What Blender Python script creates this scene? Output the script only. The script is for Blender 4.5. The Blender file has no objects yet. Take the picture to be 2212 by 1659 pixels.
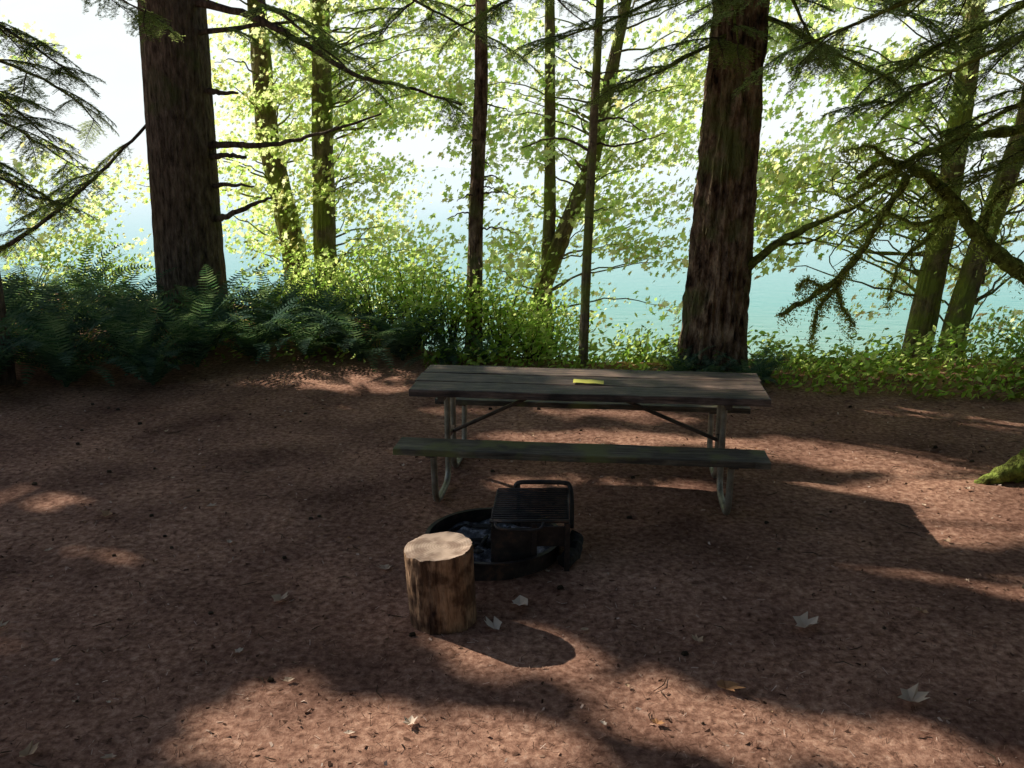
import bpy, math, random
import numpy as np
from mathutils import Vector, noise
random.seed(7); rng=np.random.default_rng(7)
scene=bpy.context.scene
COL=scene.collection

# ------------------------------------------------------------ materials
def newmat(name):
    m=bpy.data.materials.new(name); m.use_nodes=True
    nt=m.node_tree; nt.nodes.clear()
    out=nt.nodes.new('ShaderNodeOutputMaterial')
    return m,nt,out
def N(nt,t,**kw):
    n=nt.nodes.new(t)
    for k,v in kw.items(): setattr(n,k,v)
    return n
def ramp(nt,stops):
    r=N(nt,'ShaderNodeValToRGB'); e=r.color_ramp.elements
    while len(e)<len(stops): e.new(0.5)
    for i,(p,c) in enumerate(stops):
        e[i].position=p; e[i].color=(c[0],c[1],c[2],1)
    return r
def mat_noise(name,stops,scale=5,stretch=(1,1,1),rough=.8,bump=.3,bscale=None,bdist=.02,detail=4,metal=0,spec=.3,stops2=None,scale2=1.0,fac2=.5,moss=None,bdetail=3):
    m,nt,out=newmat(name); L=nt.links.new
    tc=N(nt,'ShaderNodeTexCoord'); mp=N(nt,'ShaderNodeMapping'); mp.inputs['Scale'].default_value=stretch
    L(tc.outputs['Object'],mp.inputs['Vector'])
    n1=N(nt,'ShaderNodeTexNoise'); n1.inputs['Scale'].default_value=scale; n1.inputs['Detail'].default_value=detail; n1.inputs['Roughness'].default_value=.68
    L(mp.outputs[0],n1.inputs['Vector'])
    r=ramp(nt,stops); L(n1.outputs['Fac'],r.inputs[0]); col=r.outputs[0]
    if stops2:
        n2=N(nt,'ShaderNodeTexNoise'); n2.inputs['Scale'].default_value=scale2; n2.inputs['Detail'].default_value=4
        L(tc.outputs['Object'],n2.inputs['Vector']); r2=ramp(nt,stops2); L(n2.outputs['Fac'],r2.inputs[0])
        mx=N(nt,'ShaderNodeMixRGB',blend_type='MULTIPLY'); mx.inputs[0].default_value=fac2
        L(col,mx.inputs[1]); L(r2.outputs[0],mx.inputs[2]); col=mx.outputs[0]
    if moss:
        n3=N(nt,'ShaderNodeTexNoise'); n3.inputs['Scale'].default_value=moss[1]; n3.inputs['Detail'].default_value=4
        L(tc.outputs['Object'],n3.inputs['Vector']); r3=ramp(nt,[(moss[2],(0,0,0)),(moss[2]+.12,(1,1,1))]); L(n3.outputs['Fac'],r3.inputs[0])
        mx=N(nt,'ShaderNodeMixRGB'); L(r3.outputs[0],mx.inputs[0]); L(col,mx.inputs[1]); mx.inputs[2].default_value=(*moss[0],1); col=mx.outputs[0]
    p=N(nt,'ShaderNodeBsdfPrincipled'); L(col,p.inputs['Base Color'])
    p.inputs['Roughness'].default_value=rough; p.inputs['Metallic'].default_value=metal; p.inputs['Specular IOR Level'].default_value=spec
    if bump:
        nb=N(nt,'ShaderNodeTexNoise'); nb.inputs['Scale'].default_value=bscale or scale*2; nb.inputs['Detail'].default_value=bdetail; nb.inputs['Roughness'].default_value=.7
        L(mp.outputs[0],nb.inputs['Vector']); b=N(nt,'ShaderNodeBump'); b.inputs['Strength'].default_value=bump; b.inputs['Distance'].default_value=bdist
        L(nb.outputs['Fac'],b.inputs['Height']); L(b.outputs[0],p.inputs['Normal'])
    L(p.outputs[0],out.inputs[0]); return m
def mat_leaf(name,stops,tstops,tfac=.5,rough=.5):
    m,nt,out=newmat(name); L=nt.links.new
    g=N(nt,'ShaderNodeNewGeometry'); r=ramp(nt,stops); L(g.outputs['Random Per Island'],r.inputs[0])
    t=ramp(nt,tstops); L(g.outputs['Random Per Island'],t.inputs[0])
    p=N(nt,'ShaderNodeBsdfDiffuse')
    L(r.outputs[0],p.inputs[0])
    tr=N(nt,'ShaderNodeBsdfTranslucent'); L(t.outputs[0],tr.inputs[0])
    mx=N(nt,'ShaderNodeMixShader'); mx.inputs[0].default_value=tfac; L(p.outputs[0],mx.inputs[1]); L(tr.outputs[0],mx.inputs[2])
    L(mx.outputs[0],out.inputs[0]); return m
def mat_island(name,stops,rough=.8):
    m,nt,out=newmat(name); L=nt.links.new
    g=N(nt,'ShaderNodeNewGeometry'); r=ramp(nt,stops); L(g.outputs['Random Per Island'],r.inputs[0])
    p=N(nt,'ShaderNodeBsdfDiffuse')
    L(r.outputs[0],p.inputs[0]); L(p.outputs[0],out.inputs[0]); return m

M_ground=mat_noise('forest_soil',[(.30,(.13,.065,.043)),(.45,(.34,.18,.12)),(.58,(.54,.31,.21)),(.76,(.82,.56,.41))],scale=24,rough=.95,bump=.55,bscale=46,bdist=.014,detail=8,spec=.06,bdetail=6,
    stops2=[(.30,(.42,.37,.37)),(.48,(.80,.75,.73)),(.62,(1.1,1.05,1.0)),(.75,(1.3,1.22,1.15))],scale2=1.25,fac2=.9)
M_bark=mat_noise('fir_bark',[(.3,(.05,.035,.026)),(.55,(.20,.145,.105)),(.75,(.36,.27,.20))],scale=18,stretch=(1,1,.3),rough=.95,bump=1,bscale=26,bdist=.05,spec=.1,moss=((.12,.125,.055),1.6,.58))
M_bark_r=mat_noise('plated_bark',[(.34,(.035,.022,.015)),(.48,(.20,.13,.08)),(.68,(.52,.38,.24))],scale=11,stretch=(1,1,.42),rough=.95,bump=1,bscale=18,bdist=.08,spec=.1,moss=((.17,.18,.06),2.0,.52))
M_mbark=mat_noise('maple_bark',[(.3,(.10,.075,.05)),(.6,(.30,.24,.14)),(.8,(.5,.42,.28))],scale=12,stretch=(1,1,.6),rough=.95,bump=.9,bdist=.04,spec=.1,moss=((.28,.32,.08),2.6,.45))
M_moss=mat_noise('mossy_bark',[(.3,(.05,.04,.018)),(.46,(.18,.19,.045)),(.64,(.38,.46,.09))],scale=14,rough=1,bump=1,bscale=40,bdist=.04,spec=.05)
M_twig=mat_island('twig',[(0,(.04,.03,.02)),(1,(.12,.09,.06))])
M_maple=mat_leaf('maple_leaf',[(0,(.07,.13,.02)),(.7,(.12,.18,.03)),(1,(.2,.2,.04))],[(0,(.48,.72,.14)),(.35,(.80,.92,.30)),(.9,(.98,.98,.55)),(1,(.95,.80,.28))],.8)
M_shrub=mat_leaf('shrub_leaf',[(0,(.05,.11,.02)),(1,(.11,.18,.03))],[(0,(.42,.70,.09)),(1,(.92,.97,.34))],.72)
M_needle=mat_leaf('hemlock_needles',[(0,(.045,.07,.02)),(1,(.10,.13,.04))],[(0,(.32,.44,.10)),(1,(.82,.88,.30))],.55)
M_hmoss=mat_leaf('hanging_moss',[(0,(.20,.21,.04)),(1,(.42,.45,.10))],[(0,(.55,.6,.12)),(1,(.92,.92,.3))],.45)
M_canopy=mat_island('shade_canopy_leaf',[(0,(.03,.06,.015)),(1,(.08,.11,.04))])
M_fern=mat_leaf('fern_frond',[(0,(.04,.085,.055)),(1,(.15,.23,.16))],[(0,(.10,.24,.08)),(1,(.42,.57,.22))],.32,.4)
M_dead=mat_island('dead_leaf',[(0,(.40,.18,.07)),(.4,(.60,.40,.24)),(1,(.85,.70,.55))])
M_chip=mat_island('litter_chip',[(0,(.06,.032,.022)),(.5,(.22,.115,.075)),(.88,(.55,.33,.22)),(1,(.85,.66,.52))])
M_table=mat_noise('weathered_plank',[(.3,(.035,.025,.020)),(.48,(.115,.08,.062)),(.7,(.30,.22,.175))],scale=5,stretch=(.6,7,7),rough=.55,bump=1,bscale=9,bdist=.010,spec=.45,stops2=[(.36,(.28,.26,.25)),(.5,(.8,.76,.74)),(.64,(1.35,1.22,1.1))],scale2=4.5,fac2=.9)
M_bench=mat_noise('mossy_plank',[(.3,(.05,.042,.03)),(.5,(.13,.11,.08)),(.72,(.32,.27,.19))],scale=5,stretch=(.6,7,7),rough=.6,bump=.9,bscale=9,bdist=.010,spec=.4,moss=((.19,.19,.06),3.4,.5),stops2=[(.36,(.45,.42,.4)),(.62,(1.2,1.15,1.05))],scale2=4,fac2=.9)
M_steel=mat_noise('galvanised_pipe',[(.3,(.20,.18,.13)),(.7,(.42,.40,.32))],scale=14,rough=.5,bump=.1,metal=.6,spec=.5)
M_dsteel=mat_noise('painted_steel',[(.3,(.05,.04,.03)),(.7,(.16,.12,.09))],scale=12,rough=.55,bump=.1,metal=.3)
M_iron=mat_noise('sooty_iron',[(.35,(.016,.014,.013)),(.55,(.05,.04,.034)),(.75,(.15,.085,.055))],scale=9,rough=.48,bump=.4,bdist=.004,metal=.4,spec=.5)
M_ash=mat_noise('ash',[(.3,(.03,.03,.03)),(.5,(.16,.16,.165)),(.66,(.7,.7,.73))],scale=12,rough=1,bump=1,bscale=25,bdist=.03)
M_char=mat_noise('charcoal',[(.3,(.01,.01,.01)),(.8,(.07,.06,.05))],scale=14,rough=.8,bump=.6)
M_paper,nt,out=newmat('yellow_card'); p=N(nt,'ShaderNodeBsdfPrincipled'); p.inputs['Base Color'].default_value=(.75,.70,.12,1); p.inputs['Roughness'].default_value=.5; nt.links.new(p.outputs[0],out.inputs[0])
M_side=mat_noise('debarked_log',[(.30,(.03,.018,.012)),(.42,(.17,.095,.055)),(.56,(.42,.26,.15)),(.8,(.58,.40,.25))],scale=9,stretch=(1.6,1.6,.4),rough=.85,bump=1,bscale=14,bdist=.02,spec=.2,stops2=[(.42,(.25,.20,.18)),(.56,(1.1,1.05,1))],scale2=9,fac2=.85)

# ------------------------------------------------------------ mesh helpers
def make(name,V,F,mat,origin=(0,0,0),parent=None,smooth=False):
    o=Vector(origin); me=bpy.data.meshes.new(name)
    me.from_pydata([(v[0]-o.x,v[1]-o.y,v[2]-o.z) for v in V],[],F); me.update()
    if smooth: me.polygons.foreach_set('use_smooth',[True]*len(me.polygons))
    if mat: me.materials.append(mat)
    ob=bpy.data.objects.new(name,me); COL.objects.link(ob)
    if parent: ob.parent=parent; ob.location=o-Vector(parent.get('org',(0,0,0)))
    else: ob.location=o
    ob['org']=tuple(o); return ob
def empty(name,loc):
    e=bpy.data.objects.new(name,None); COL.objects.link(e); e.location=loc; e['org']=tuple(loc); e.empty_display_size=.2; return e
def npmesh(name,V,k,nf,mat,origin=(0,0,0),parent=None):
    V=np.asarray(V,dtype=np.float32)-np.array(origin,dtype=np.float32)
    me=bpy.data.meshes.new(name); nv=len(V)
    me.vertices.add(nv); me.vertices.foreach_set('co',V.ravel())
    me.loops.add(nv); me.loops.foreach_set('vertex_index',np.arange(nv,dtype=np.int32))
    me.polygons.add(nf); me.polygons.foreach_set('loop_start',np.arange(0,nv,k,dtype=np.int32))
    me.update(calc_edges=True); me.validate()
    me.materials.append(mat)
    ob=bpy.data.objects.new(name,me); COL.objects.link(ob)
    if parent: ob.parent=parent; ob.location=Vector(origin)-Vector(parent.get('org',(0,0,0)))
    else: ob.location=origin
    ob['org']=tuple(origin); return ob
MAPLE=np.array([(0,-.42),(.16,-.22),(.5,-.18),(.27,.06),(.44,.38),(.13,.28),(0,.6),(-.13,.28),(-.44,.38),(-.27,.06),(-.5,-.18),(-.16,-.22)])
OVAL=np.array([(0,-.5),(.26,-.15),(.24,.2),(0,.55),(-.24,.2),(-.26,-.15)])
def place(tmpl,P,Nrm,S,fold=.25,asp=1.0):
    P=np.asarray(P); n=len(P); Nrm=Nrm/np.linalg.norm(Nrm,axis=1)[:,None]
    a=rng.normal(size=(n,3)); a-=Nrm*(a*Nrm).sum(1)[:,None]; a/=np.linalg.norm(a,axis=1)[:,None]
    b=np.cross(Nrm,a)
    t=tmpl; z=-fold*np.abs(t[:,0])-fold*.5*np.maximum(t[:,1],0)**2*2
    V=P[:,None,:]+S[:,None,None]*(a[:,None,:]*t[None,:,0,None]*asp+b[:,None,:]*t[None,:,1,None]+Nrm[:,None,:]*z[None,:,None])
    return V.reshape(-1,3)
class MB:
    def __init__(s): s.V=[]; s.F=[]
    def tube(s,pts,rad,n=6,jit=0,caps=True):
        pts=[Vector(p) for p in pts]; base=len(s.V); m=len(pts)
        up=Vector((0.13,.27,1)); prev=None
        for i,p in enumerate(pts):
            d=(pts[min(i+1,m-1)]-pts[max(i-1,0)]).normalized()
            if prev is None:
                a=d.cross(up)
                if a.length<.05: a=d.cross(Vector((1,0,0)))
            else: a=prev-d*prev.dot(d)
            a.normalize(); prev=a; b=d.cross(a)
            r=rad[i] if hasattr(rad,'__len__') else rad
            for k in range(n):
                t=2*math.pi*k/n; rr=r*(1+(jit*random.uniform(-1,1) if jit else 0))
                s.V.append(tuple(p+a*(math.cos(t)*rr)+b*(math.sin(t)*rr)))
        for i in range(m-1):
            for k in range(n):
                k2=(k+1)%n; s.F.append((base+i*n+k,base+i*n+k2,base+(i+1)*n+k2,base+(i+1)*n+k))
        if caps:
            s.F.append(tuple(base+k for k in range(n))[::-1]); s.F.append(tuple(base+(m-1)*n+k for k in range(n)))
    def box(s,c,sz,rot=0):
        b=len(s.V); ca,sa=math.cos(rot),math.sin(rot)
        for dz in (-.5,.5):
            for dx,dy in ((-.5,-.5),(.5,-.5),(.5,.5),(-.5,.5)):
                x,y=dx*sz[0],dy*sz[1]; s.V.append((c[0]+x*ca-y*sa,c[1]+x*sa+y*ca,c[2]+dz*sz[2]))
        for f in ((3,2,1,0),(4,5,6,7),(0,1,5,4),(1,2,6,5),(2,3,7,6),(3,0,4,7)): s.F.append(tuple(b+i for i in f))
def smoothpath(pts,sub=6,wob=0):
    P=[Vector(p) for p in pts]; out=[]
    for i in range(len(P)-1):
        p0=P[max(i-1,0)];p1=P[i];p2=P[i+1];p3=P[min(i+2,len(P)-1)]
        for k in range(sub):
            t=k/sub
            q=.5*((2*p1)+(-p0+p2)*t+(2*p0-5*p1+4*p2-p3)*t*t+(-p0+3*p1-3*p2+p3)*t**3)
            if wob: q=q+Vector([random.uniform(-wob,wob) for _ in range(3)])
            out.append(q)
    out.append(P[-1]); return out
def limb(mb,pts,r0,r1,wob=.012,n=7,jit=.12):
    path=smoothpath(pts,7,wob); m=len(path)
    mb.tube(path,[r0+(r1-r0)*i/(m-1) for i in range(m)],n,jit); return path

# ------------------------------------------------------------ terrain
EX=[-40,-12,-5,-2.5,-1,1,2.8,4.6,8,14,40]; EY=[18,15,14,13,10.3,9.7,9.9,9.9,10,10,12]
def gz(x,y):
    e=np.interp(x,EX,EY); d=y-e
    z=.03*noise.noise(Vector((x*.6,y*.6,0)))+.02*noise.noise(Vector((x*2.3,y*2.3,3)))+.012*noise.noise(Vector((x*5.3,y*5.3,3)))
    if d>0: z-=min(.42*d*d/(d+.5),6)
    if x<-5: z+=.05*min((-5-x),20)*.6
    return z
xs=np.concatenate([[-400,-200,-100,-60,-40,-25,-18,-13],np.arange(-10,10.01,.1),[13,18,25,40,60,100,200,400]])
ys=np.concatenate([[-200,-100,-50,-25,-12,-6,-2],np.arange(0,20.01,.1),[24,30,45,80,150,300,500]])
V=[(x,y,gz(x,y)) for y in ys for x in xs]; nx=len(xs)
F=[(j*nx+i,j*nx+i+1,(j+1)*nx+i+1,(j+1)*nx+i) for j in range(len(ys)-1) for i in range(nx-1)]
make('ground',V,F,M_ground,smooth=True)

# lake
m,nt,out=newmat('lake_water'); L=nt.links.new
tc=N(nt,'ShaderNodeTexCoord'); sep=N(nt,'ShaderNodeSeparateXYZ'); L(tc.outputs['Object'],sep.inputs[0])
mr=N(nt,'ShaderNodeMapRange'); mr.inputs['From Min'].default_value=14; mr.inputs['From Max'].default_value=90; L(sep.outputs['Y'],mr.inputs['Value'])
r=ramp(nt,[(0,(.42,.42,.24)),(.06,(.30,.50,.33)),(.17,(.20,.52,.42)),(.40,(.38,.66,.62)),(1,(.72,.84,.86))]); L(mr.outputs[0],r.inputs[0])  # near tan and teal follow depth; pale far tone is painted haze
p=N(nt,'ShaderNodeBsdfPrincipled'); L(r.outputs[0],p.inputs['Base Color']); p.inputs['Roughness'].default_value=.25; p.inputs['IOR'].default_value=1.33
p.inputs['Specular IOR Level'].default_value=.4
mp=N(nt,'ShaderNodeMapping'); mp.inputs['Scale'].default_value=(1,2.2,1); L(tc.outputs['Object'],mp.inputs[0])
nb=N(nt,'ShaderNodeTexNoise'); nb.inputs['Scale'].default_value=1.6; nb.inputs['Detail'].default_value=4; L(mp.outputs[0],nb.inputs['Vector'])
b=N(nt,'ShaderNodeBump'); b.inputs['Strength'].default_value=.3; b.inputs['Distance'].default_value=.1; L(nb.outputs['Fac'],b.inputs['Height']); L(b.outputs[0],p.inputs['Normal'])
L(p.outputs[0],out.inputs[0])
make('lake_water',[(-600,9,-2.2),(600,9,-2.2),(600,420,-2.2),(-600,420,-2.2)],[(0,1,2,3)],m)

# far forested hill, lake haze painted on as a pale even glow
m,nt,out=newmat('hillside_haze_glow'); L=nt.links.new
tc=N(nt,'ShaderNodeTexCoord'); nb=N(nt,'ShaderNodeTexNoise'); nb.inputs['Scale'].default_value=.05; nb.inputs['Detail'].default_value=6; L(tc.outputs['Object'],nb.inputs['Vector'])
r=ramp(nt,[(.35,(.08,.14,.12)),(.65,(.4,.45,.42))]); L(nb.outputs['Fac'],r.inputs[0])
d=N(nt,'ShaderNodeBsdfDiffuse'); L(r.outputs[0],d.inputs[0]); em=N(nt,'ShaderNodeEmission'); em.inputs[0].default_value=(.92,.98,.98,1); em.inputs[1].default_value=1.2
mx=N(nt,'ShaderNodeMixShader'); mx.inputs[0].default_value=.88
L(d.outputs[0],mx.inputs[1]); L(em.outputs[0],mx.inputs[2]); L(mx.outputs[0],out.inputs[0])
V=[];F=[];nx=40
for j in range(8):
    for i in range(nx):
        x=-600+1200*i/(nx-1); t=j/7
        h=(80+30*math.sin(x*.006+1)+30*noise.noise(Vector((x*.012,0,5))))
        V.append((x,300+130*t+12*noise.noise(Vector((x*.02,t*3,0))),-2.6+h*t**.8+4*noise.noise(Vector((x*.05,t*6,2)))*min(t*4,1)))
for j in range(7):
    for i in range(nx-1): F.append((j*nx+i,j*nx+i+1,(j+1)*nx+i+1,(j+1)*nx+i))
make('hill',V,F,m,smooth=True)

# ------------------------------------------------------------ trunks
def trunk(name,path,mat,n=64,step=.06,amp=.07,fx=5,fz=1.2,flare=0,parent=None):
    P=np.array(path,dtype=float); zs=P[:,2]; V=[];F=[]; z=zs[0]; rows=0; off=random.uniform(0,50)
    while z<=zs[-1]:
        x=np.interp(z,zs,P[:,0]);y=np.interp(z,zs,P[:,1]);r=np.interp(z,zs,P[:,3])
        for k in range(n):
            t=2*math.pi*k/n; c,s=math.cos(t),math.sin(t)
            q=Vector((c*fx+off,s*fx,z*fz)); nn=1-abs(noise.noise(q))*2.2
            fine=noise.noise(Vector((c*fx*2.6+off,s*fx*2.6,z*fz*3)))
            fl=flare*math.exp(-(z-zs[0])/.35)*(.6+.6*noise.noise(Vector((c*1.5+off,s*1.5,1))))
            rr=r*(1+amp*nn+amp*.6*fine+fl)
            V.append((x+c*rr,y+s*rr,z))
        rows+=1; z+=step if z<6 else .5
    for j in range(rows-1):
        for k in range(n):
            k2=(k+1)%n; F.append((j*n+k,j*n+k2,(j+1)*n+k2,(j+1)*n+k))
    return make(name,V,F,mat,origin=(path[0][0],path[0][1],path[0][2]),parent=parent)

def conifer_branch(i,L=1.3):
    mb=MB(); nt_=26
    stem=[Vector((L*s,.04*math.sin(s*4+i),-.28*L*s*s)) for s in np.linspace(0,1,14)]
    mb.tube(stem,[.012*(1-.8*s)+.002 for s in np.linspace(0,1,14)],5)
    P=[];A=[];
    for k in range(nt_):
        s=.08+.92*k/nt_; base=Vector((L*s,.04*math.sin(s*4+i),-.28*L*s*s))
        for sd in (-1,1):
            if random.random()<.12: continue
            tl=(.42*(1-s)**.7+.07)*random.uniform(.6,1.15); ang=math.radians(random.uniform(42,66))
            d=Vector((math.cos(ang),sd*math.sin(ang),random.uniform(-.35,-.05))).normalized()
            droop=random.uniform(.1,.5)
            tip=[base+d*(tl*t)+Vector((0,0,-droop*tl*t*t)) for t in np.linspace(0,1,5)]
            mb.tube(tip,[.004,.0035,.003,.002,.001],3,caps=False)
            m=max(4,int(tl/.018))
            for j in range(m):
                t=(j+.5)/m; c=base+d*(tl*t)+Vector((0,0,-droop*tl*t*t))
                for s2 in (-1,1):
                    w=Vector((-d.y,d.x,0)).normalized()*s2
                    dd=(w+d*.6+Vector((0,0,random.uniform(-.35,.35)))).normalized()
                    P.append(c); A.append(dd)
                if j%5==2 and tl>.2:
                    s2=random.choice((-1,1)); w=(Vector((-d.y,d.x,-.2)).normalized()*s2+d*.7).normalized()
                    for jj in range(5):
                        cc=c+w*(.016*(jj+1))
                        for s3 in(-1,1):
                            ww=Vector((-w.y,w.x,random.uniform(-.3,.3))).normalized()*s3
                            P.append(cc);A.append((ww+w*.6).normalized())
    P=np.array([tuple(p) for p in P]);A=np.array([tuple(a) for a in A]);n=len(P)
    up=np.array([0,0,1])+rng.normal(size=(n,3))*.35; Wd=np.cross(A,up); Wd/=np.linalg.norm(Wd,axis=1)[:,None]
    ln=rng.uniform(.02,.036,n)[:,None]; w=.0058
    Q=np.stack([P-Wd*w,P+Wd*w,P+A*ln+Wd*w*.6,P+A*ln-Wd*w*.6],1).reshape(-1,3)
    nv=len(mb.V); me=bpy.data.meshes.new('hemlock_branch')
    me.from_pydata(mb.V+[tuple(v) for v in Q.tolist()],[],mb.F+[(nv+4*a,nv+4*a+1,nv+4*a+2,nv+4*a+3) for a in range(n)])
    me.materials.append(M_twig); me.materials.append(M_needle)
    mi=np.zeros(len(me.polygons),dtype=np.int32); mi[len(mb.F):]=1; me.polygons.foreach_set('material_index',mi); me.update()
    return me
CB=[conifer_branch(i,random.uniform(1.0,1.35)) for i in range(5)]
def sprays(parent,path,count,sc=(.6,1.0),s0=.15,spread=70,pitch=(-5,25)):
    m=len(path)
    for k in range(count):
        s=s0+(1-s0)*(k+random.random())/count; i=min(int(s*(m-1)),m-2); p=path[i]; d=(path[i+1]-path[i])
        yaw=math.atan2(d.y,d.x)+math.radians((1 if k%2 else -1)*random.uniform(15,spread))
        o=bpy.data.objects.new('branch_spray',random.choice(CB)); COL.objects.link(o); o.parent=parent
        o.location=p-Vector(parent['org']); f=random.uniform(*sc)*(1.15-.4*s)
        o.scale=(f,f,f); o.rotation_euler=(random.uniform(-.3,.3),math.radians(random.uniform(*pitch)),yaw)

# --- big left fir
lt=trunk('fir_tree',[(-4.38,12.1,-.1,.45),(-4.38,12.1,1,.435),(-4.30,12.1,4.5,.40),(-4.1,12.1,18,.2)],M_bark,n=140,step=.03,amp=.028,fx=10,fz=1.6,flare=.08)
mb=MB(); Y=12.0
limb(mb,[(-3.95,Y,2.40),(-3.6,Y-.1,2.41),(-3.09,Y-.3,2.40),(-2.48,Y-.4,2.52),(-1.62,Y-.5,2.77)],.05,.012)
limb(mb,[(-3.95,Y,3.08),(-3.75,Y-.1,3.05),(-3.5,Y-.1,3.04)],.05,.015)
limb(mb,[(-3.95,Y,2.26),(-3.7,Y-.1,2.27),(-3.45,Y-.1,2.25)],.045,.02)
limb(mb,[(-3.95,Y,1.88),(-3.7,Y-.1,1.9),(-3.35,Y-.2,1.88)],.04,.01)
limb(mb,[(-3.95,Y,1.46),(-3.75,Y-.1,1.5),(-3.4,Y-.2,1.64),(-3.1,Y-.3,1.74)],.05,.015)
P2=limb(mb,[(-4.1,Y,4.15),(-3.2,Y-.4,3.92),(-2.48,Y-.6,3.56),(-1.87,Y-.8,3.2),(-1.26,Y-.9,3.06),(-.59,Y-1,2.85)],.055,.01)
P3=limb(mb,[(-4.1,Y,3.75),(-3.1,Y-.3,3.83),(-2.5,Y-.5,3.86)],.04,.01)
P4=limb(mb,[(-4.7,Y,2.7),(-5.28,Y-.3,2.06),(-5.77,Y-.4,1.64),(-6.26,Y-.5,1.28),(-6.75,Y-.6,.98)],.02,.03)
P5=limb(mb,[(-3.6,Y-.3,4.6),(-2.9,Y-1,4.0),(-2.3,Y-1.4,3.6),(-1.7,Y-1.7,3.1)],.03,.008)
P6=limb(mb,[(-3.0,Y-.3,5.0),(-2.0,Y-1,4.4),(-1.0,Y-1.4,3.9),(-.3,Y-1.7,3.5)],.03,.008)
make('limbs',mb.V,mb.F,M_bark,origin=lt['org'],parent=lt,smooth=True)
sprays(lt,P2,7,(.5,.8),.3); sprays(lt,P3,4,(.5,.8)); sprays(lt,P5,6,(.5,.9)); sprays(lt,P6,6,(.5,.9)); sprays(lt,P4,9,(.6,.9),.1)

# --- big right fir
rt=trunk('fir_tree',[(2.14,9.3,-.2,.34),(2.15,9.3,.5,.305),(2.18,9.3,1.6,.275),(2.23,9.3,3.6,.24),(2.4,9.3,16,.12)],M_bark_r,n=150,step=.03,amp=.15,fx=4.6,fz=1.5,flare=.28)
mb=MB()
limb(mb,[(2.35,9.2,1.10),(2.74,9.1,1.43),(3.07,9.1,1.61),(3.5,9.1,1.8),(3.8,9.1,2.0)],.05,.012)
limb(mb,[(2.7,9.1,1.40),(2.95,9.0,1.42),(3.2,9.0,1.55)],.018,.006)
QL=[limb(mb,p,.026,.006) for p in (
 [(2.3,9.2,4.2),(1.3,8.8,3.65),(.3,8.6,3.25)],[(2.25,9.2,3.5),(1.6,8.9,3.15),(1.0,8.7,2.85)],[(2.3,9.1,4.4),(2.45,8.3,3.6),(2.55,7.8,3.05)],
 [(2.3,9.2,4.7),(1.2,9.2,4.2),(.0,9.0,3.7),(-.6,8.9,3.4)],[(2.4,9.2,3.6),(3.0,8.9,3.25),(3.6,8.7,2.9)],
 [(2.3,9.2,4.9),(1.6,8.4,4.1),(.9,8.0,3.5)],[(2.4,9.2,4.4),(3.1,8.7,3.8),(3.9,8.5,3.3)],[(2.1,9.1,4.2),(2.0,8.6,3.6),(2.0,8.3,3.2)])]
make('limbs',mb.V,mb.F,M_moss,origin=rt['org'],parent=rt,smooth=True)
for q,c in zip(QL,(8,7,7,8,7,7,7,5)): sprays(rt,q,c,(.4,.7))

# --- hemlock at right edge
hr=trunk('hemlock_tree',[(4.35,6.2,-.1,.36),(4.35,6.2,.6,.28),(4.35,6.2,3,.25),(4.35,6.2,14,.1)],M_moss,n=60,step=.05,amp=.08,flare=.4)
mb=MB()
H=[limb(mb,p,.035,.007) for p in (
 [(4.4,6.3,4.1),(3.4,7.0,3.6),(2.3,7.6,3.1)],
 [(4.4,6.3,3.4),(3.8,7.0,3.15),(3.0,7.6,2.65)],
 [(4.4,6.3,3.1),(4.1,7.2,2.75),(3.5,7.9,2.25)],
 [(4.4,6.3,4.6),(3.0,6.8,4.0),(1.6,7.4,3.45)],
 [(4.4,6.3,3.8),(4.0,7.6,3.4),(3.2,8.4,2.9)],
 [(4.5,6.4,2.9),(4.5,7.3,2.5),(4.1,8.2,2.0)],
 [(4.4,6.3,4.9),(3.9,7.4,4.1),(3.3,8.0,3.4)],
 [(4.4,6.3,4.2),(4.3,7.3,3.7),(3.7,8.0,3.15)])]
for pth in H: sprays(hr,pth,8,(.4,.75),.3)
limb(mb,[(3.6,6.08,.02),(3.8,6.12,.14),(4.05,6.2,.28),(4.25,6.2,.5)],.07,.18,n=12)
limb(mb,[(3.75,5.7,.0),(3.95,5.9,.12),(4.2,6.1,.3)],.06,.15,n=12)
limb(mb,[(3.35,6.0,-.02),(3.5,6.03,.03),(3.75,6.1,.1)],.03,.08,n=12)
make('limbs_and_roots',mb.V,mb.F,M_moss,origin=hr['org'],parent=hr,smooth=True)

# --- pair of mossy maples on the right, with gnarled limbs
mr_=trunk('maple_tree',[(5.05,10.9,-.6,.17),(5.15,10.9,.6,.15),(5.25,10.9,1.6,.13),(5.3,10.9,3.4,.11),(5.2,10.9,7,.06)],M_mbark,n=40,amp=.1,flare=.2)
mr2=trunk('maple_tree',[(5.3,10.6,-.6,.15),(5.42,10.6,.5,.13),(5.6,10.6,1.4,.12),(5.9,10.6,2.6,.11),(6.2,10.6,7,.05)],M_mbark,n=40,amp=.1,flare=.2)
mb=MB(); MP=[]
def ml(*a,**k): q=limb(mb,*a,**k); MP.append((q,a[1])); return q
ml([(5.6,8.6,.9),(4.67,8,1.2),(4.18,8,1.58),(3.89,8,1.9),(3.57,8,2.14),(3.24,8,2.22),(3.0,7.9,2.08)],.085,.02,n=9,jit=.3)
ml([(5.2,8.3,2.7),(4.58,8,2.54),(3.97,8,2.42),(3.57,8,2.28),(3.24,8,2.08),(2.95,8,1.9)],.05,.012,n=8,jit=.25)
ml([(3.48,8,2.12),(3.24,7.9,1.74),(3.04,7.9,1.38),(2.79,7.9,1.12),(2.38,7.8,.9)],.028,.02,n=8,jit=.5)
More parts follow.
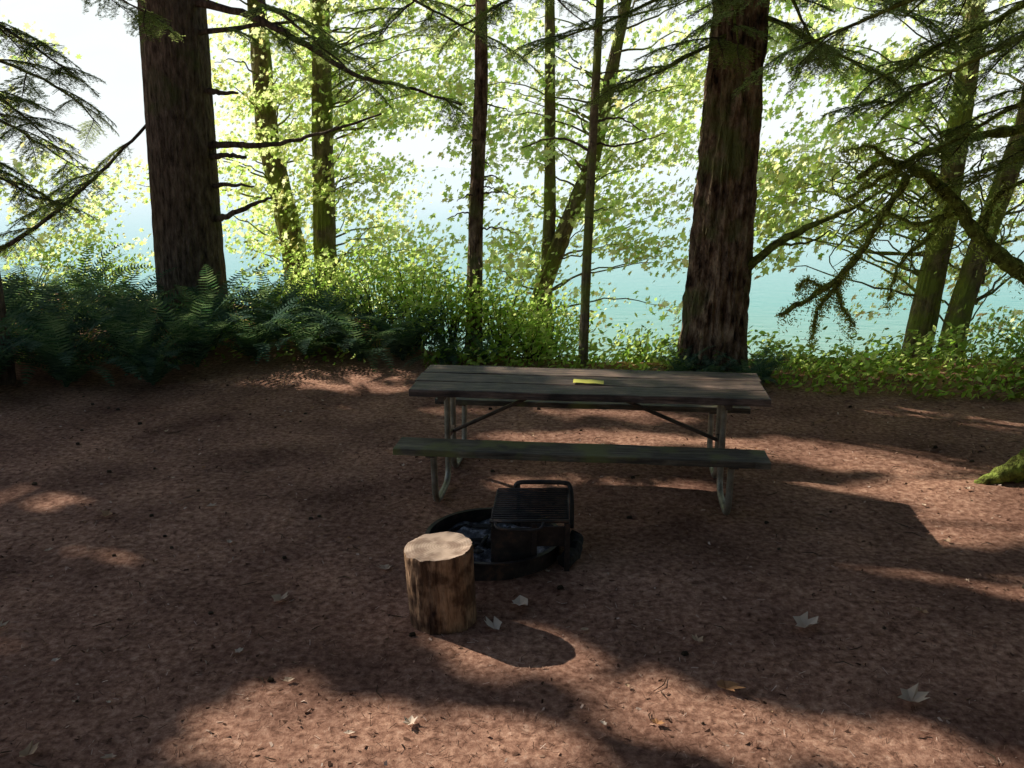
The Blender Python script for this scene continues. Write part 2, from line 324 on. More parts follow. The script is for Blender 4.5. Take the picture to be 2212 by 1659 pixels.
ml([(3.04,7.9,1.4),(2.9,7.9,1.15),(2.75,7.9,.92),(2.73,7.9,.66)],.022,.012,n=8,jit=.5)
ml([(3.9,8,1.9),(3.75,8,1.6),(3.5,8,1.35),(3.42,8,1.0)],.025,.01,n=8,jit=.4)
ml([(3.3,7.9,2.2),(3.05,7.8,2.35),(2.8,7.8,2.3)],.02,.006,n=6,jit=.3)
ml([(2.79,7.9,1.12),(2.65,7.9,1.2),(2.55,7.9,1.14)],.016,.008,n=6,jit=.4)
ml([(2.9,7.9,1.15),(2.98,7.9,.95),(3.1,7.9,.8)],.015,.008,n=6,jit=.4)
ml([(4.2,8,1.6),(4.3,8,1.95),(4.7,8,2.15)],.03,.012,n=7,jit=.3)
ml([(4.0,8,1.8),(3.6,8,1.7),(3.3,8,1.78),(3.0,8,1.6)],.02,.008,n=7,jit=.4)
for _ in range(22):
    s=(random.uniform(3.0,4.6),8+random.uniform(-.3,.3),random.uniform(1.5,2.4))
    limb(mb,[s,(s[0]-random.uniform(-.1,.3),s[1],s[2]-random.uniform(.1,.3)),(s[0]-random.uniform(-.1,.5),s[1],s[2]-random.uniform(.3,.6))],.009,.003,n=4,jit=.3)
make('mossy_limbs',mb.V,mb.F,M_moss,origin=mr2['org'],parent=mr2,smooth=True)
P=[]
for q,r0 in MP:
    for i in range(len(q)-1):
        for _ in range(60):
            p=q[i].lerp(q[i+1],random.random())
            P.append((p.x+random.gauss(0,.012+r0*.45),p.y+random.gauss(0,.012+r0*.45),p.z-random.gauss(.0,.016+r0*.4)-(.2*random.random()**4)))
P=np.array(P); n=len(P); ST=np.array([(-.16,-.6),(.16,-.6),(.16,.3),(-.16,.4)])
Nn=rng.normal(size=(n,3)); Nn[:,2]*=.4
npmesh('hanging_moss',place(ST,P,Nn,rng.uniform(.012,.032,n)),4,n,M_hmoss,origin=mr2['org'],parent=mr2)

# --- hemlock at left edge
hl=trunk('hemlock_tree',[(-5.32,8.9,-.1,.16),(-5.32,8.9,4,.13),(-5.32,8.9,12,.05)],M_bark,n=40,amp=.07)
mb=MB()
for pts,c in (([(-5.3,8.9,3.7),(-4.6,8.6,3.4),(-3.9,8.4,2.95)],8),([(-5.3,8.9,3.0),(-4.7,8.5,2.8),(-4.1,8.2,2.4)],8),([(-5.3,8.9,4.2),(-4.2,9,3.95),(-3.3,9,3.5)],7),([(-5.3,8.9,2.4),(-4.9,8.4,2.2),(-4.3,8.2,1.9)],8),([(-5.3,9,3.3),(-4.9,10,3.0),(-4.9,11,2.6)],6),([(-5.3,9,2.8),(-5.3,10,2.5),(-5.2,11,2.1)],7)):
    sprays(hl,limb(mb,pts,.022,.005),c,(.4,.7),.2)
make('limbs',mb.V,mb.F,M_bark,origin=hl['org'],parent=hl,smooth=True)

# --- slim trees
s1=trunk('slim_tree',[(-.47,10.6,-.1,.095),(-.43,10.6,1.5,.08),(-.35,10.6,3,.07),(-.3,10.6,8,.03)],M_bark_r,n=32,amp=.12,flare=.2)
mb=MB()
for _ in range(18):
    z=random.uniform(.8,4); a=random.uniform(0,6.28); l=random.uniform(.1,.5); x0=-.39;y0=10.6
    limb(mb,[(x0,y0,z),(x0+math.cos(a)*l*.5,y0+math.sin(a)*l*.5,z+.02),(x0+math.cos(a)*l,y0+math.sin(a)*l,z-.05)],.014,.004,n=5)
K1=limb(mb,[(-.35,10.6,4.4),(-.9,10.2,4.0),(-1.4,10,3.5)],.02,.005); K2=limb(mb,[(-.35,10.6,4.5),(.2,10.2,4.1),(.8,10,3.6)],.02,.005)
make('limbs',mb.V,mb.F,M_bark,origin=s1['org'],parent=s1,smooth=True); sprays(s1,K1,5,(.4,.7)); sprays(s1,K2,5,(.4,.7))
s2=trunk('slim_tree',[(.79,9.6,-.05,.05),(.80,9.6,.8,.045),(.83,9.6,2,.042),(.88,9.6,3.6,.036),(.95,9.6,7,.02)],M_mbark,n=24,amp=.14,flare=.2)
mb=MB()
limb(mb,[(.85,9.6,2.3),(.5,9.7,2.45),(.1,9.8,2.35)],.018,.005); limb(mb,[(.86,9.6,2.6),(1.1,9.6,2.65),(1.4,9.6,2.5)],.016,.005); limb(mb,[(.85,9.6,2.4),(1.2,9.6,2.38),(1.6,9.6,2.5)],.014,.005)
for _ in range(10):
    z=random.uniform(1.5,3.8); a=random.uniform(0,6.28); l=random.uniform(.1,.4)
    limb(mb,[(.86,9.6,z),(.86+math.cos(a)*l,9.6+math.sin(a)*l,z+.05)],.01,.003,n=5)
make('limbs',mb.V,mb.F,M_bark,origin=s2['org'],parent=s2,smooth=True)

# --- maples on the bank; leaves turn their faces toward the light
SUNWARD=np.array([-.62,.38,.62])
def foliage(tree,boxes,mat=M_maple,tmpl=MAPLE,size=(.07,.14),spr=(.22,.5),per=36,twigs=True,trunkxyz=None,name='foliage',thr=-.2):
    P=[];mb=MB()
    for (x0,x1,y0,y1,z0,z1,n) in boxes:
        for _ in range(n):
            c=np.array([random.uniform(x0,x1),random.uniform(y0,y1),random.uniform(z0,z1)])
            if noise.noise(Vector((c[0]*.9+3,c[1]*.3,c[2]*.9)))<thr: continue
            r=random.uniform(*spr); k=int(per*(r/.35)**1.5)
            q=rng.normal(size=(k,3))*np.array([r,r,r*.3])*.6
            tilt=np.array([random.uniform(-.35,.35),random.uniform(-.35,.35)]); q[:,2]+=q[:,0]*tilt[0]+q[:,1]*tilt[1]
            P.append(c+q)
            if twigs and trunkxyz is not None and random.random()<.22:
                tp=trunkxyz(c[2]-random.uniform(.1,.8)); d=Vector(c)-tp
                if d.length<2.6:
                    mb.tube(smoothpath([tp,tp+d*.35+Vector((0,0,random.uniform(-.1,.2))),tp+d*.7+Vector((random.uniform(-.1,.1),0,random.uniform(0,.2))),Vector(c)],4,.025),[.018,.017,.016,.014,.013,.011,.010,.009,.008,.007,.005,.004,.003],4)
    P=np.concatenate(P); n=len(P); Nn=SUNWARD+rng.normal(size=(n,3))*np.array([.5,.5,.35])
    V=place(tmpl,P,Nn,size[0]+(size[1]-size[0])*rng.uniform(0,1,n)**1.6)
    npmesh(name,V,len(tmpl),n,mat,origin=tree['org'],parent=tree)
    if mb.V: make('twigs',mb.V,mb.F,M_mbark,origin=tree['org'],parent=tree)
def axis(pts):
    A=np.array(pts)
    return lambda z: Vector((float(np.interp(z,A[:,2],A[:,0])),float(np.interp(z,A[:,2],A[:,1])),float(max(z,A[0,2]))))
def maple(pts,boxes,**kw):
    t=trunk('maple_tree',pts,M_mbark,n=36,amp=.14,flare=.2,step=.07); foliage(t,boxes,trunkxyz=axis([p[:3] for p in pts]),**kw); return t
maple([(-3.3,14,-.5,.2),(-3.45,14,1,.17),(-3.72,14,2.5,.15),(-3.75,14,4.5,.12),(-3.8,14,9,.06)],
      [(-4.6,-2.7,12.8,15.5,.9,5.2,190),(-4.2,-2.5,13,15.5,-.3,1.2,45),(-7.6,-5.5,13,15,-.2,2.2,60),(-8.5,-7.2,13,15,1.5,4.5,30)],size=(.05,.12))
maple([(-2.85,13.6,-.5,.17),(-2.85,13.6,1,.155),(-2.8,13.6,2.5,.14),(-2.7,13.6,5,.1)],
      [(-3.2,-1.75,12.6,15.5,.8,5.2,180),(-1.9,-.6,12.8,15.5,2.7,5.0,90),(-2.6,-1.1,12.6,14.5,-.3,1.2,50)],size=(.05,.12))
maple([(.25,13,-1.5,.14),(.4,13,.2,.12),(.75,13,1.2,.11),(1.15,13,2.2,.10),(1.6,13,4.5,.06)],
      [(-.75,1.3,12,15,1.2,5.0,140),(1.2,3.1,12,15,.8,5.0,200),(1.0,2.7,12,14,-.3,.9,24),(-.9,.3,12,14,-.3,1.2,28)],size=(.055,.14))
maple([(.55,13.1,-1.5,.1),(.5,13.1,.2,.09),(.55,13.1,1.5,.08),(.5,13.1,6,.05)],[(-.2,.9,12.5,14,.3,1.2,14)],size=(.06,.12))
foliage(mr_,[(3.1,5.2,10.2,13,1.3,4.4,190),(2.8,3.9,9.9,12,.9,2.4,30)],trunkxyz=axis([(5.1,10.9,-.5),(5.3,10.9,4)]),size=(.055,.15))
foliage(mr2,[(4.9,8.0,10.0,13,.9,4.4,210),(4.9,7.2,10.6,12.5,-.1,1.0,30)],trunkxyz=axis([(5.4,10.6,-.5),(6.2,10.6,4)]),size=(.05,.13))

# --- shrubs
def shrub(x,y,w,h,n,mat=M_shrub,size=(.035,.085)):
    z0=gz(x,y); mb=MB(); P=[]
    for _ in range(int(n/45)):
        a=random.uniform(0,6.28); rr=math.sqrt(random.random())*w; t=(x+math.cos(a)*rr,y+math.sin(a)*rr*.8,z0+h*random.uniform(.35,1)*(1-.45*(rr/w)**2))
        mb.tube(smoothpath([(x+random.uniform(-.1,.1),y,z0-.05),((x+t[0])/2,(y+t[1])/2,z0+(t[2]-z0)*.6),t],4,.015),[.012,.011,.01,.009,.007,.006,.005,.004,.003],4)
        P.append(np.array(t)+rng.normal(size=(45,3))*np.array([.16,.16,.09]))
    P=np.concatenate(P); k=len(P); o=make('shrub',mb.V,mb.F,M_twig,origin=(x,y,z0))
    npmesh('leaves',place(OVAL,P,SUNWARD+rng.normal(size=(k,3))*.5,rng.uniform(*size,k)),6,k,mat,origin=(x,y,z0),parent=o)
for a in ((-1.2,10.7,.6,1.25,1500),(-.75,10.3,.5,1.1,1500),(-.1,10.4,.55,1.1,1700),(.45,10.5,.45,.85,1200),(-1.7,11.2,.6,1.3,1400),(.2,9.95,.4,.5,700),(-2.5,11.7,.6,1.1,1000),(-3.2,12.6,.6,1.0,800),
          (1.5,9.9,.45,.45,500),(1.8,9.2,.3,.35,350),(5.9,9.6,.6,.8,900),(6.4,9.0,.7,.7,900),(-6.3,13.6,.7,1.0,700),(-7.2,13.2,.7,1.1,700)):
    shrub(*a)
P=[]
for _ in range(7500):
    x=random.uniform(2.6,8); y=random.uniform(8.05,10.2)
    if y<8.5-.17*(x-2.6)+.3*noise.noise(Vector((x*2,0,0))): continue
    h=random.random()**1.5*.36*(.5+noise.noise(Vector((x*1.4,y*1.4,0)))+.3); P.append((x,y,gz(x,y)+.02+max(h,0)))
for _ in range(2600):
    x=random.uniform(-1.0,2.6); y=random.uniform(9.05,10.2)
    if y<9.35+.2*noise.noise(Vector((x*2,0,0))): continue
    P.append((x,y,gz(x,y)+.02+random.random()**2*.24))
for _ in range(3500):
    x=random.uniform(-8,-1.2); y=random.uniform(9.6,13.6); P.append((x,y,gz(x,y)+.02+random.random()**2*.35))
P=np.array(P); n=len(P)
npmesh('ground_cover',place(OVAL,P,SUNWARD*.7+np.array([0,0,.4])+rng.normal(size=(n,3))*.5,rng.uniform(.04,.1,n)),6,n,M_shrub)

# --- sword ferns
def fern_mesh():
    V=[];F=[];nf=24
    for k in range(nf):
        a=2*math.pi*k/nf+random.uniform(-.15,.15); Lf=random.uniform(.85,1.2); el=math.radians(random.uniform(42,82))
        p=Vector((0,0,0)); seg=28; dirh=Vector((math.cos(a),math.sin(a),0)); side=Vector((-math.sin(a),math.cos(a),0)); bend=random.uniform(1.0,2.0); tw=random.uniform(-.4,.4)
        for j in range(seg):
            s=j/seg; e=el-bend*s**1.4; d=dirh*math.cos(e)+Vector((0,0,math.sin(e))); q=p+d*(Lf/seg)
            w=.004*(1-s)+.001; b=len(V)
            V+= [tuple(p-side*w),tuple(p+side*w),tuple(q+side*w),tuple(q-side*w)]; F.append((b,b+1,b+2,b+3))
            if s>.1:
                ll=.115*math.sin(math.pi*min(1,.12+s*.90))**.7*random.uniform(.8,1.1)+.012
                up=side.cross(d)
                for sd in (-1,1):
                    t=(side*sd+d*.25+up*(tw*sd+random.uniform(-.12,.05))).normalized(); b=len(V); wd=d*.014
                    V+= [tuple(p-wd*.5),tuple(p+wd),tuple(p+t*ll*.7+wd*.9),tuple(p+t*ll+d*.008),tuple(p+t*ll*.65-wd*.3)]; F.append((b,b+1,b+2,b+3,b+4))
            p=q
    me=bpy.data.meshes.new('sword_fern'); me.from_pydata(V,[],F); me.materials.append(M_fern); me.update(); return me
FM=[fern_mesh() for _ in range(4)]
def fern(x,y,s):
    o=bpy.data.objects.new('sword_fern',random.choice(FM)); COL.objects.link(o); o.location=(x,y,gz(x,y)-.02)
    o.scale=(s,s,s*random.uniform(.95,1.15)); o.rotation_euler=(random.uniform(-.1,.1),random.uniform(-.1,.1),random.uniform(0,6.28))
for x,y,s in ((-5.2,8.4,1.1),(-4.55,8.75,1.1),(-5.0,9.5,1.1),(-4.0,9.2,1.05),(-5.8,9.0,1.1),(-4.4,10.0,1.1),(-3.5,9.6,1.05),(-5.5,10.3,1.15),(-3.6,10.5,1.1),(-4.9,11.0,1.1),(-6.3,10.6,1.15),
   (-4.0,11.3,1.05),(-2.95,9.95,.95),(-2.9,10.8,1.0),(-3.2,11.6,1.0),(-5.3,11.9,1.0),(-6.6,11.8,1.1),(-2.35,10.0,.9),(-2.3,11.0,.95),(-1.75,9.9,.95),(-1.25,9.9,1.05),(-2.1,10.4,.8),
   (2.0,8.75,.45),(2.4,8.7,.5),(1.75,8.95,.5),(2.65,9.0,.4),(-.75,9.75,.55),(-3.7,8.85,.65),(-6.3,8.6,1.1),(-7,9.8,1.1),(5.6,9.0,.5),(-.3,9.7,.4),(-5.9,7.7,1.0),(-6.2,12.7,1.1)):
    fern(x,y,s)

# ------------------------------------------------------------ unseen foliage, added and laid out to shade the clearing
SUN_AZ=(-.85,.53); EL=math.radians(35)
k_=1/math.tan(EL); nrm=math.hypot(*SUN_AZ); SD=(SUN_AZ[0]/nrm,SUN_AZ[1]/nrm)
GAPS=[(-.45,3.08,.95,.36,-8),(.35,3.5,.8,.14,-20),(1.6,3.0,1.2,.17,-12),(.1,3.78,.45,.24,-32),(2.6,4.45,.75,.16,-20),(3.3,5.6,.85,.66,-25),(2.9,6.6,1.5,.42,-12),(4.6,7.5,1.4,.7,-5),
      (.75,5.85,.95,.26,-12),(.6,7.05,1.1,.26,-5),(1.9,5.5,.6,.16,-25),(-3.3,5.7,.45,.2,-25),(-2.4,4.8,.4,.08,-25),(-1.6,8.7,1.3,.2,-5),(2.6,5.2,.6,.16,-25),(-.7,6.6,.35,.08,-25),
      (3.0,3.5,.6,.14,-25),(2.0,7.7,1.6,.3,0),(1.2,6.4,.35,.14,0),(-.6,7.9,1.2,.1,-5),(2.4,5.9,.45,.2,-20),(1.38,5.36,.28,.12,-20)]
def lit(x,y):
    wx=.16*noise.noise(Vector((x*1.6,y*2.6,7)))+.09*noise.noise(Vector((x*5,y*6,7))); wy=.14*noise.noise(Vector((x*1.6,y*2.6,17)))+.09*noise.noise(Vector((x*5,y*6,17)))
    for gx,gy,rx,ry,a in GAPS:
        dx,dy=x+wx-gx,y+wy-gy; c,s=math.cos(math.radians(a)),math.sin(math.radians(a))
        if ((dx*c+dy*s)/rx)**2+((-dx*s+dy*c)/ry)**2<1: return True
    return False
P=[]
for layer in range(2):
    for x in np.arange(-7,7.5,.13):
        for y in np.arange(-.5,11.2,.13):
            X=x+random.uniform(-.07,.07);Yy=y+random.uniform(-.07,.07)
            if Yy>(8.9 if X>-2.6 else 11.0) or lit(X,Yy) or lit(X+.05,Yy) or lit(X-.05,Yy): continue
            if X<-2.6 and Yy>8 and random.random()<.4: continue
            z=random.uniform(7.0,11.5); P.append((X+SD[0]*k_*z,Yy+SD[1]*k_*z,z))  # leaf set up the sun ray from each spot kept in shade
P=np.array(P); n=len(P)
base_t=[(-11,11.9),(-14,13.9),(-12.5,9.2),(-9.6,14.9),(-16,15.2)]
trees=[]
for i,(x,y) in enumerate(base_t):
    t=trunk('fir_tree',[(x,y,gz(x,y)-.2,.28),(x,y,6,.2),(x,y,13.5,.04)],M_bark,n=24,step=.3,amp=.08); trees.append(t)  # unseen trunks added to carry the shading leaves, clear of sun patches
own=np.argmin(((P[:,None,:2]-np.array(base_t)[None])**2).sum(2),axis=1)
for i,t in enumerate(trees):
    Pi=P[own==i]
    if len(Pi)==0: continue
    m_=len(Pi); npmesh('shade_crown',place(OVAL,Pi,np.array([-.4,.3,1.])+rng.normal(size=(m_,3))*.4,rng.uniform(.26,.38,m_)),6,m_,M_canopy,origin=t['org'],parent=t)
    mb=MB()
    for _ in range(40):
        c=Vector(Pi[random.randrange(m_)]); x,y=base_t[i]; tp=Vector((x,y,c.z-.3)); mb.tube([tp,(tp+c)/2+Vector((0,0,.2)),c],[.05,.03,.01],5)
    make('shade_boughs',mb.V,mb.F,M_bark,origin=t['org'],parent=t)
n=9500; P=np.stack([rng.uniform(-5,14,n),rng.uniform(-14,8.6,n),rng.uniform(8.5,13,n)],1)
n2=4200; P2=np.stack([rng.uniform(-16,16,n2),rng.uniform(-16,-10,n2),rng.uniform(.5,10,n2)],1)
n3=2600; P3=np.stack([rng.uniform(9,15,n3),rng.uniform(-10,9,n3),rng.uniform(.5,10,n3)],1)
P=np.concatenate([P,P2,P3]); n=len(P)
fc=npmesh('added_shade_canopy',place(OVAL,P,np.array([0,0,1.])+rng.normal(size=(n,3))*.8,rng.uniform(.5,.85,n)),6,n,M_canopy)  # unseen leaf mass, added to keep sky light off the clearing
for x,y in ((-6,-6),(-2,-9),(4,-7),(8,-4),(9,2),(-8,-2),(12,6)):
    trunk('fir_tree',[(x,y,-.2,.35),(x,y,6,.28),(x,y,13,.1)],M_bark,n=24,step=.3,amp=.08)

# ------------------------------------------------------------ picnic table
TC=Vector((.53,6.0,0)); TR=math.radians(-6.5)
tb=empty('picnic_table',TC); tb.rotation_euler=(0,0,TR)
def tpart(name,mb,mat,bev=0,smooth=False):
    me=bpy.data.meshes.new(name); me.from_pydata(mb.V,[],mb.F); me.materials.append(mat); me.update()
    if smooth: me.polygons.foreach_set('use_smooth',[True]*len(me.polygons))
    o=bpy.data.objects.new(name,me); COL.objects.link(o); o.parent=tb
    if bev:
        b=o.modifiers.new('b','BEVEL'); b.width=bev; b.segments=2
    return o
def plank(name,x0,x1,y,w,z,th,mat):
    V=[];F=[];n=50
    o=random.uniform(0,50)
    for i in range(n+1):
        x=x0+(x1-x0)*i/n; e1=.006*noise.noise(Vector((x*6,o,0)))+.007*noise.noise(Vector((x*25,o,0))); e2=.005*noise.noise(Vector((x*6,o,9))); dz=.006*noise.noise(Vector((x*2,o,4)))
        V+=[(x,y-w/2+e1,z-th+dz),(x,y+w/2+e2,z-th+dz),(x,y+w/2+e2,z+dz),(x,y-w/2+e1,z+dz)]
    for i in range(n):
        for k in range(4): F.append((4*i+k,4*(i+1)+k,4*(i+1)+(k+1)%4,4*i+(k+1)%4))
    F.append((0,1,2,3)); F.append((4*n+3,4*n+2,4*n+1,4*n))
    mb=MB(); mb.V=V; mb.F=[f[::-1] for f in F]; return tpart(name,mb,mat,.006)
for i in range(3): plank(f'top_plank_{i+1}',-1.2+random.uniform(-.012,.012),1.2+random.uniform(-.012,.012),-.245+.245*i,.234,.76,.05,M_table)
plank('seat_near',-1.22,1.15,-.62,.25,.465,.045,M_bench); plank('seat_far',-1.19,1.2,.60,.25,.46,.042,M_bench)
for e,xx in (('left',-.98),('right',.93)):
    mb=MB()
    for sg in (-1,1):
        pts=[(xx,sg*.11,.71),(xx,sg*.11,.3),(xx,sg*.11,.12),(xx,sg*.15,.05),(xx,sg*.22,.026),(xx,sg*.45,.026),(xx,sg*.54,.05),(xx,sg*.585,.12),(xx,sg*.60,.25),(xx,sg*.62,.42)]
        mb.tube(smoothpath(pts,4),.022,14)
    tpart(f'frame_{e}',mb,M_steel,smooth=True)
    mb=MB(); mb.box((xx,0,.690),(.045,.68,.034)); mb.box((xx,-.62,.413),(.06,.23,.008)); mb.box((xx,.60,.411),(.06,.23,.008)); mb.box((xx,0,.36),(.04,.21,.03))
    tpart(f'crossbar_{e}',mb,M_dsteel,.003)
mb=MB()
mb.tube([(-.96,0,.36),(-.28,0,.695)],.014,8); mb.tube([(.91,0,.36),(.10,0,.695)],.014,8); mb.box((-.09,0,.697),(.5,.05,.016))
tpart('braces',mb,M_dsteel)
mb=MB(); V=[];n=12
for i in range(n+1):
    for j in range(2): V.append((-.10+.21*i/n,-.11+.10*j+.008*math.sin(i*.4),.771+.002*math.sin(i*.9+j)))
mb.V=V; mb.F=[(2*i,2*i+2,2*i+3,2*i+1) for i in range(n)]
tpart('yellow_notice',mb,M_paper)

# ------------------------------------------------------------ fire pit with grill
FC=Vector((-.11,4.86,0)); fp=empty('fire_pit_grill',FC)
def fpart(name,V,F,mat,smooth=False,bev=0):
    o=make(name,V,F,mat,origin=tuple(FC),parent=fp,smooth=smooth)
    if bev:
        b=o.modifiers.new('b','BEVEL'); b.width=bev; b.segments=2
    return o
V=[];F=[];n=72
prof=[(.392,-.05),(.39,.105),(.405,.11),(.405,.118),(.38,.118),(.38,-.02)]
for k in range(n):
    t=2*math.pi*k/n
    for r,z in prof: V.append((FC.x+r*math.cos(t),FC.y+r*math.sin(t),z))
m_=len(prof)
for k in range(n):
    for j in range(m_-1): F.append((k*m_+j,((k+1)%n)*m_+j,((k+1)%n)*m_+j+1,k*m_+j+1))
fpart('ring',V,F,M_iron)
V=[];F=[];nr=10
for j in range(nr+1):
    for k in range(48):
        r=.379*j/nr; t=2*math.pi*k/48; V.append((FC.x+r*math.cos(t),FC.y+r*math.sin(t),.035+.05*noise.noise(Vector((r*math.cos(t)*7,r*math.sin(t)*7,1)))))
for j in range(nr):
    for k in range(48): F.append((j*48+k,j*48+(k+1)%48,(j+1)*48+(k+1)%48,(j+1)*48+k))
fpart('ash_bed',V,F,M_ash)
mb=MB()
for _ in range(20):
    a=random.uniform(0,6.28); r=random.uniform(0,.3); l=random.uniform(.03,.11); c=Vector((FC.x-.1+r*math.cos(a)*.8,FC.y+r*math.sin(a),random.uniform(.05,.08))); d=Vector((random.uniform(-1,1),random.uniform(-1,1),random.uniform(-.2,.2))).normalized()*l
    mb.tube([c-d,c,c+d],[.008,random.uniform(.010,.02),.008],6,.25)
fpart('charred_wood',mb.V,mb.F,M_char)
mb=MB(); gx0,gx1,gy0,gy1,gzz=-.115,.31,4.6,5.08,.315
sk=.03
for i in range(16):
    y=gy0+(gy1-gy0)*i/15; s=sk*i/15; mb.tube([(gx0+s,y,gzz),(gx1+s,y,gzz)],.006,6)
for xx in (gx0,gx1): mb.tube([(xx,gy0,gzz-.011),(xx+sk,gy1,gzz-.011)],.009,6)
mb.tube([(gx0-.01,gy0-.012,gzz),(gx1+.01,gy0-.012,gzz)],.011,8)
mb.tube(smoothpath([(gx0+.02,gy0-.02,gzz-.005),(gx0+.05,gy0-.07,gzz-.02),(gx0+.2,gy0-.08,gzz-.025),(gx0+.27,gy0-.07,gzz-.02),(gx0+.29,gy0-.02,gzz-.005)],5),.009,8)
fpart('cooking_grate',mb.V,mb.F,M_iron,True)
mb=MB()
mb.tube(smoothpath([(.02,5.13,.31),(.04,5.13,.335),(.12,5.13,.34),(.31,5.12,.34),(.355,5.11,.32),(.365,5.06,.24),(.365,5.03,.08)],5),.014,10)
mb.tube([(.04,5.13,.335),(.04,5.13,.05)],.012,8)
fpart('back_rail',mb.V,mb.F,M_iron,True)
mb=MB(); 
mb.box((gx0+.115,gy0+.0,.13),(.23,.008,.28)); mb.box((gx0-.0,gy0+.15,.15),(.008,.29,.25)); mb.box((gx1+.01,gy0+.2,.15),(.008,.38,.27)); mb.box((gx0+.34,gy0+.02,.21),(.2,.008,.12)); mb.box((gx0+.24,gy0-.006,.15),(.03,.02,.30)); mb.box((gx1+.0,gy0-.004,.15),(.03,.02,.30))
fpart('side_plates',mb.V,mb.F,M_iron,bev=.002)
mb=MB(); mb.tube(smoothpath([(.30,4.62,.05),(.36,4.78,.06),(.39,4.9,.09)],4,.008),.045,12,.15)
make('charred_log',mb.V,mb.F,M_char,origin=(.35,4.78,0))

# ------------------------------------------------------------ log stool
def log_stool():
    cx,cy,h=-.345,4.09,.395; V=[];F=[];n=160;rows=44; lean=(-.022,0)
    for j in range(rows+1):
        s=j/rows; z=-.02+(h+.02)*s
        for k in range(n):
            t=2*math.pi*k/n; c,q=math.cos(t),math.sin(t)
            r=.172*(1+.05*noise.noise(Vector((c*1.4,q*1.4,s*.6)))+.022*noise.noise(Vector((c*5,q*5,s*1.6+3)))+.022*noise.noise(Vector((c*14,q*14,s*3)))-.04*max(0,noise.noise(Vector((c*9,q*9,s*1.3+8)))-.15))
            if s>.985: r*=.985
            V.append((cx+lean[0]*s+c*r,cy+q*r,z+ (s*(.010*c+.010*noise.noise(Vector((c*3,q*3,0)))))))
    for j in range(rows):
        for k in range(n): F.append((j*n+k,j*n+(k+1)%n,(j+1)*n+(k+1)%n,(j+1)*n+k))
    o=make('log_stool',V,F,M_side,origin=(cx,cy,0),smooth=True)
    V2=[];F2=[];nr=12
    for i in range(nr+1):
        for k in range(n):
            b=V[rows*n+k]; f=i/nr; x=cx+lean[0]+(b[0]-cx-lean[0])*f; y=cy+(b[1]-cy)*f
            wv=max(0,(f-.75)/.25)
            V2.append((x,y,b[2]*wv+(1-wv)*(h+.001)+ (.003*noise.noise(Vector((x*25,y*25,0))) if i<nr else 0)))
    for i in range(nr):
        for k in range(n): F2.append((i*n+k,(i+1)*n+k,(i+1)*n+(k+1)%n,i*n+(k+1)%n))
    m,nt,out=newmat('cut_wood_face'); L=nt.links.new
    tc=N(nt,'ShaderNodeTexCoord'); w=N(nt,'ShaderNodeTexWave',wave_type='RINGS',rings_direction='Z'); w.inputs['Scale'].default_value=22; w.inputs['Distortion'].default_value=2.5; w.inputs['Detail'].default_value=3
    L(tc.outputs['Object'],w.inputs[0]); r=ramp(nt,[(0,(.56,.38,.26)),(1,(.66,.48,.34))]); L(w.outputs['Fac'],r.inputs[0])
    nz=N(nt,'ShaderNodeTexNoise'); nz.inputs['Scale'].default_value=12; nz.inputs['Detail'].default_value=8; L(tc.outputs['Object'],nz.inputs[0]); r2=ramp(nt,[(.38,(.45,.38,.34)),(.55,(1,1,1))]); L(nz.outputs['Fac'],r2.inputs[0])
    mx=N(nt,'ShaderNodeMixRGB',blend_type='MULTIPLY'); mx.inputs[0].default_value=.8; L(r.outputs[0],mx.inputs[1]); L(r2.outputs[0],mx.inputs[2])
    p=N(nt,'ShaderNodeBsdfPrincipled'); p.inputs['Roughness'].default_value=.8; L(mx.outputs[0],p.inputs['Base Color']); L(p.outputs[0],out.inputs[0])
    make('cut_face',V2,F2,m,origin=(cx,cy,0),parent=o,smooth=True)
log_stool()

# ------------------------------------------------------------ litter
n=16000
x=rng.uniform(-5,6,n); y=2.3+6.9*rng.uniform(0,1,n)**1.4
P=np.array([(a,b,gz(a,b)+.004) for a,b in zip(x,y)])
CH=np.array([(-.16,-.4),(.2,-.5),(.14,.45),(-.22,.3)])
npmesh('forest_litter',place(CH,P,np.array([0,0,1.])+rng.normal(size=(n,3))*.4,.006+.030*rng.uniform(0,1,n)**3,fold=.1),4,n,M_chip)
n=15000
x=rng.uniform(-3.6,4,n); y=2.5+4.5*rng.uniform(0,1,n)**1.5
P=np.array([(a,b,gz(a,b)+.005) for a,b in zip(x,y)])
ND=np.array([(-.035,-.5),(.035,-.5),(.035,.5),(-.035,.5)])
npmesh('fallen_needles',place(ND,P,np.array([0,0,1.])+rng.normal(size=(n,3))*.2,rng.uniform(.012,.04,n),fold=0),4,n,M_chip)
mb=MB()
for _ in range(330):
    x=random.uniform(-4.5,5); y=random.uniform(2.6,9); r=random.uniform(.005,.018); z=gz(x,y)
    if random.random()<.65:
        a=random.uniform(0,6.28); l=random.uniform(.03,.14); mb.tube([(x,y,z+.005),(x+math.cos(a)*l/2,y+math.sin(a)*l/2,z+.012),(x+math.cos(a+.3)*l,y+math.sin(a+.3)*l,z+.006)],[.0015,.0028,.0015],4)
    else: mb.tube([(x-r,y,z+.002),(x-r*.5,y,z+r*.5),(x+r*.5,y+.003,z+r*.6),(x+r,y,z+.002)],[r*.3,r*.8,r*.7,r*.3],6,.3)
make('twigs_and_pebbles',mb.V,mb.F,M_twig)
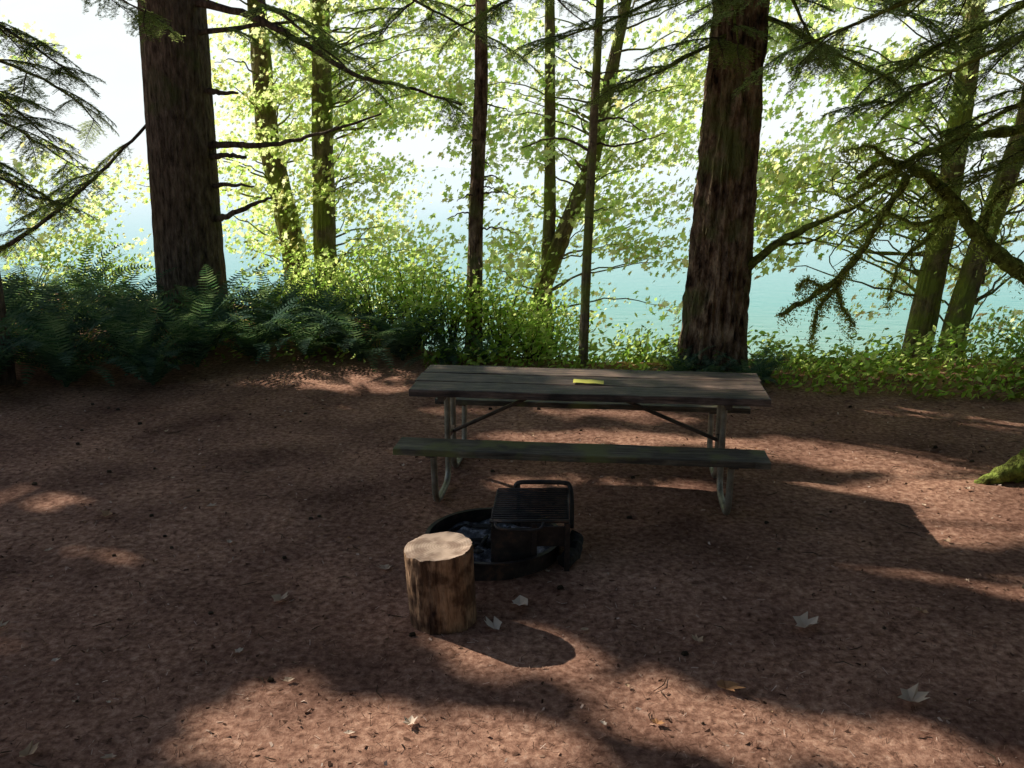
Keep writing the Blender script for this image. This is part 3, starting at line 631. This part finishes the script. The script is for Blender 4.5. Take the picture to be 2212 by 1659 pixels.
LV=[(-1.23,4.26,.11),(.04,4.22,.14),(-.09,3.98,.12),(1.46,3.97,.16),(.95,3.47,.13),(1.72,3.35,.16),(-2.62,5.35,.11),(-.72,4.63,.10),(-1.9,3.0,.1),(-.42,3.2,.08),(-2.0,5.5,.07),(2.1,4.1,.08),(-2.55,3.95,.09),(.9,3.85,.07),(2.4,3.6,.08),(-1.0,3.5,.06),(.6,3.2,.06)]
for _ in range(80): LV.append((random.uniform(-4,4.5),random.uniform(2.7,8.8),random.uniform(.02,.06)))
V=[];F=[]
for x,y,s in LV:
    a=random.uniform(0,6.28); b=len(V); c,q=math.cos(a),math.sin(a); cu=random.uniform(.8,2.2); cv=random.uniform(.3,1.4); z0=gz(x,y)+.01; fx_=random.uniform(.55,.95)
    V.append((x,y,z0))
    for u,v in MAPLE:
        g=random.uniform(.8,1.15); u*=fx_*g; v*=g; u*=(1.6 if abs(u)<.2 else .85)
        V.append((x+s*(u*c-v*q),y+s*(u*q+v*c),z0+s*(cu*u*u+cv*v*v*.6+random.uniform(0,.12))))
    for k in range(12): F.append((b,b+1+k,b+1+(k+1)%12))
make('fallen_leaves',V,F,M_dead)

# ------------------------------------------------------------ light, sky, camera
w=bpy.data.worlds.new('World'); scene.world=w; w.use_nodes=True; nt=w.node_tree
bg=nt.nodes['Background']; sky=nt.nodes.new('ShaderNodeTexSky'); sky.sky_type='NISHITA'; sky.sun_disc=False
sky.sun_elevation=EL; sky.sun_rotation=math.atan2(SD[0],SD[1]); sky.dust_density=1; sky.air_density=1.0
nt.links.new(sky.outputs[0],bg.inputs[0]); bg.inputs[1].default_value=.12
l=bpy.data.lights.new('sun','SUN'); l.energy=5; l.angle=math.radians(.53); l.color=(1,.96,.88)
so=bpy.data.objects.new('sun',l); COL.objects.link(so); so.location=(-10,8,12)
S=Vector((SD[0]*math.cos(EL),SD[1]*math.cos(EL),math.sin(EL))); so.rotation_euler=S.to_track_quat('Z','Y').to_euler()
cam=bpy.data.cameras.new('camera'); co=bpy.data.objects.new('camera',cam); COL.objects.link(co)
co.location=(0,0,2.3); co.rotation_euler=(math.radians(90-14.6),0,0); cam.lens=31.18; cam.sensor_width=36; cam.clip_end=2000
scene.camera=co
scene.view_settings.view_transform='Standard'; scene.view_settings.look='None'; scene.view_settings.exposure=0
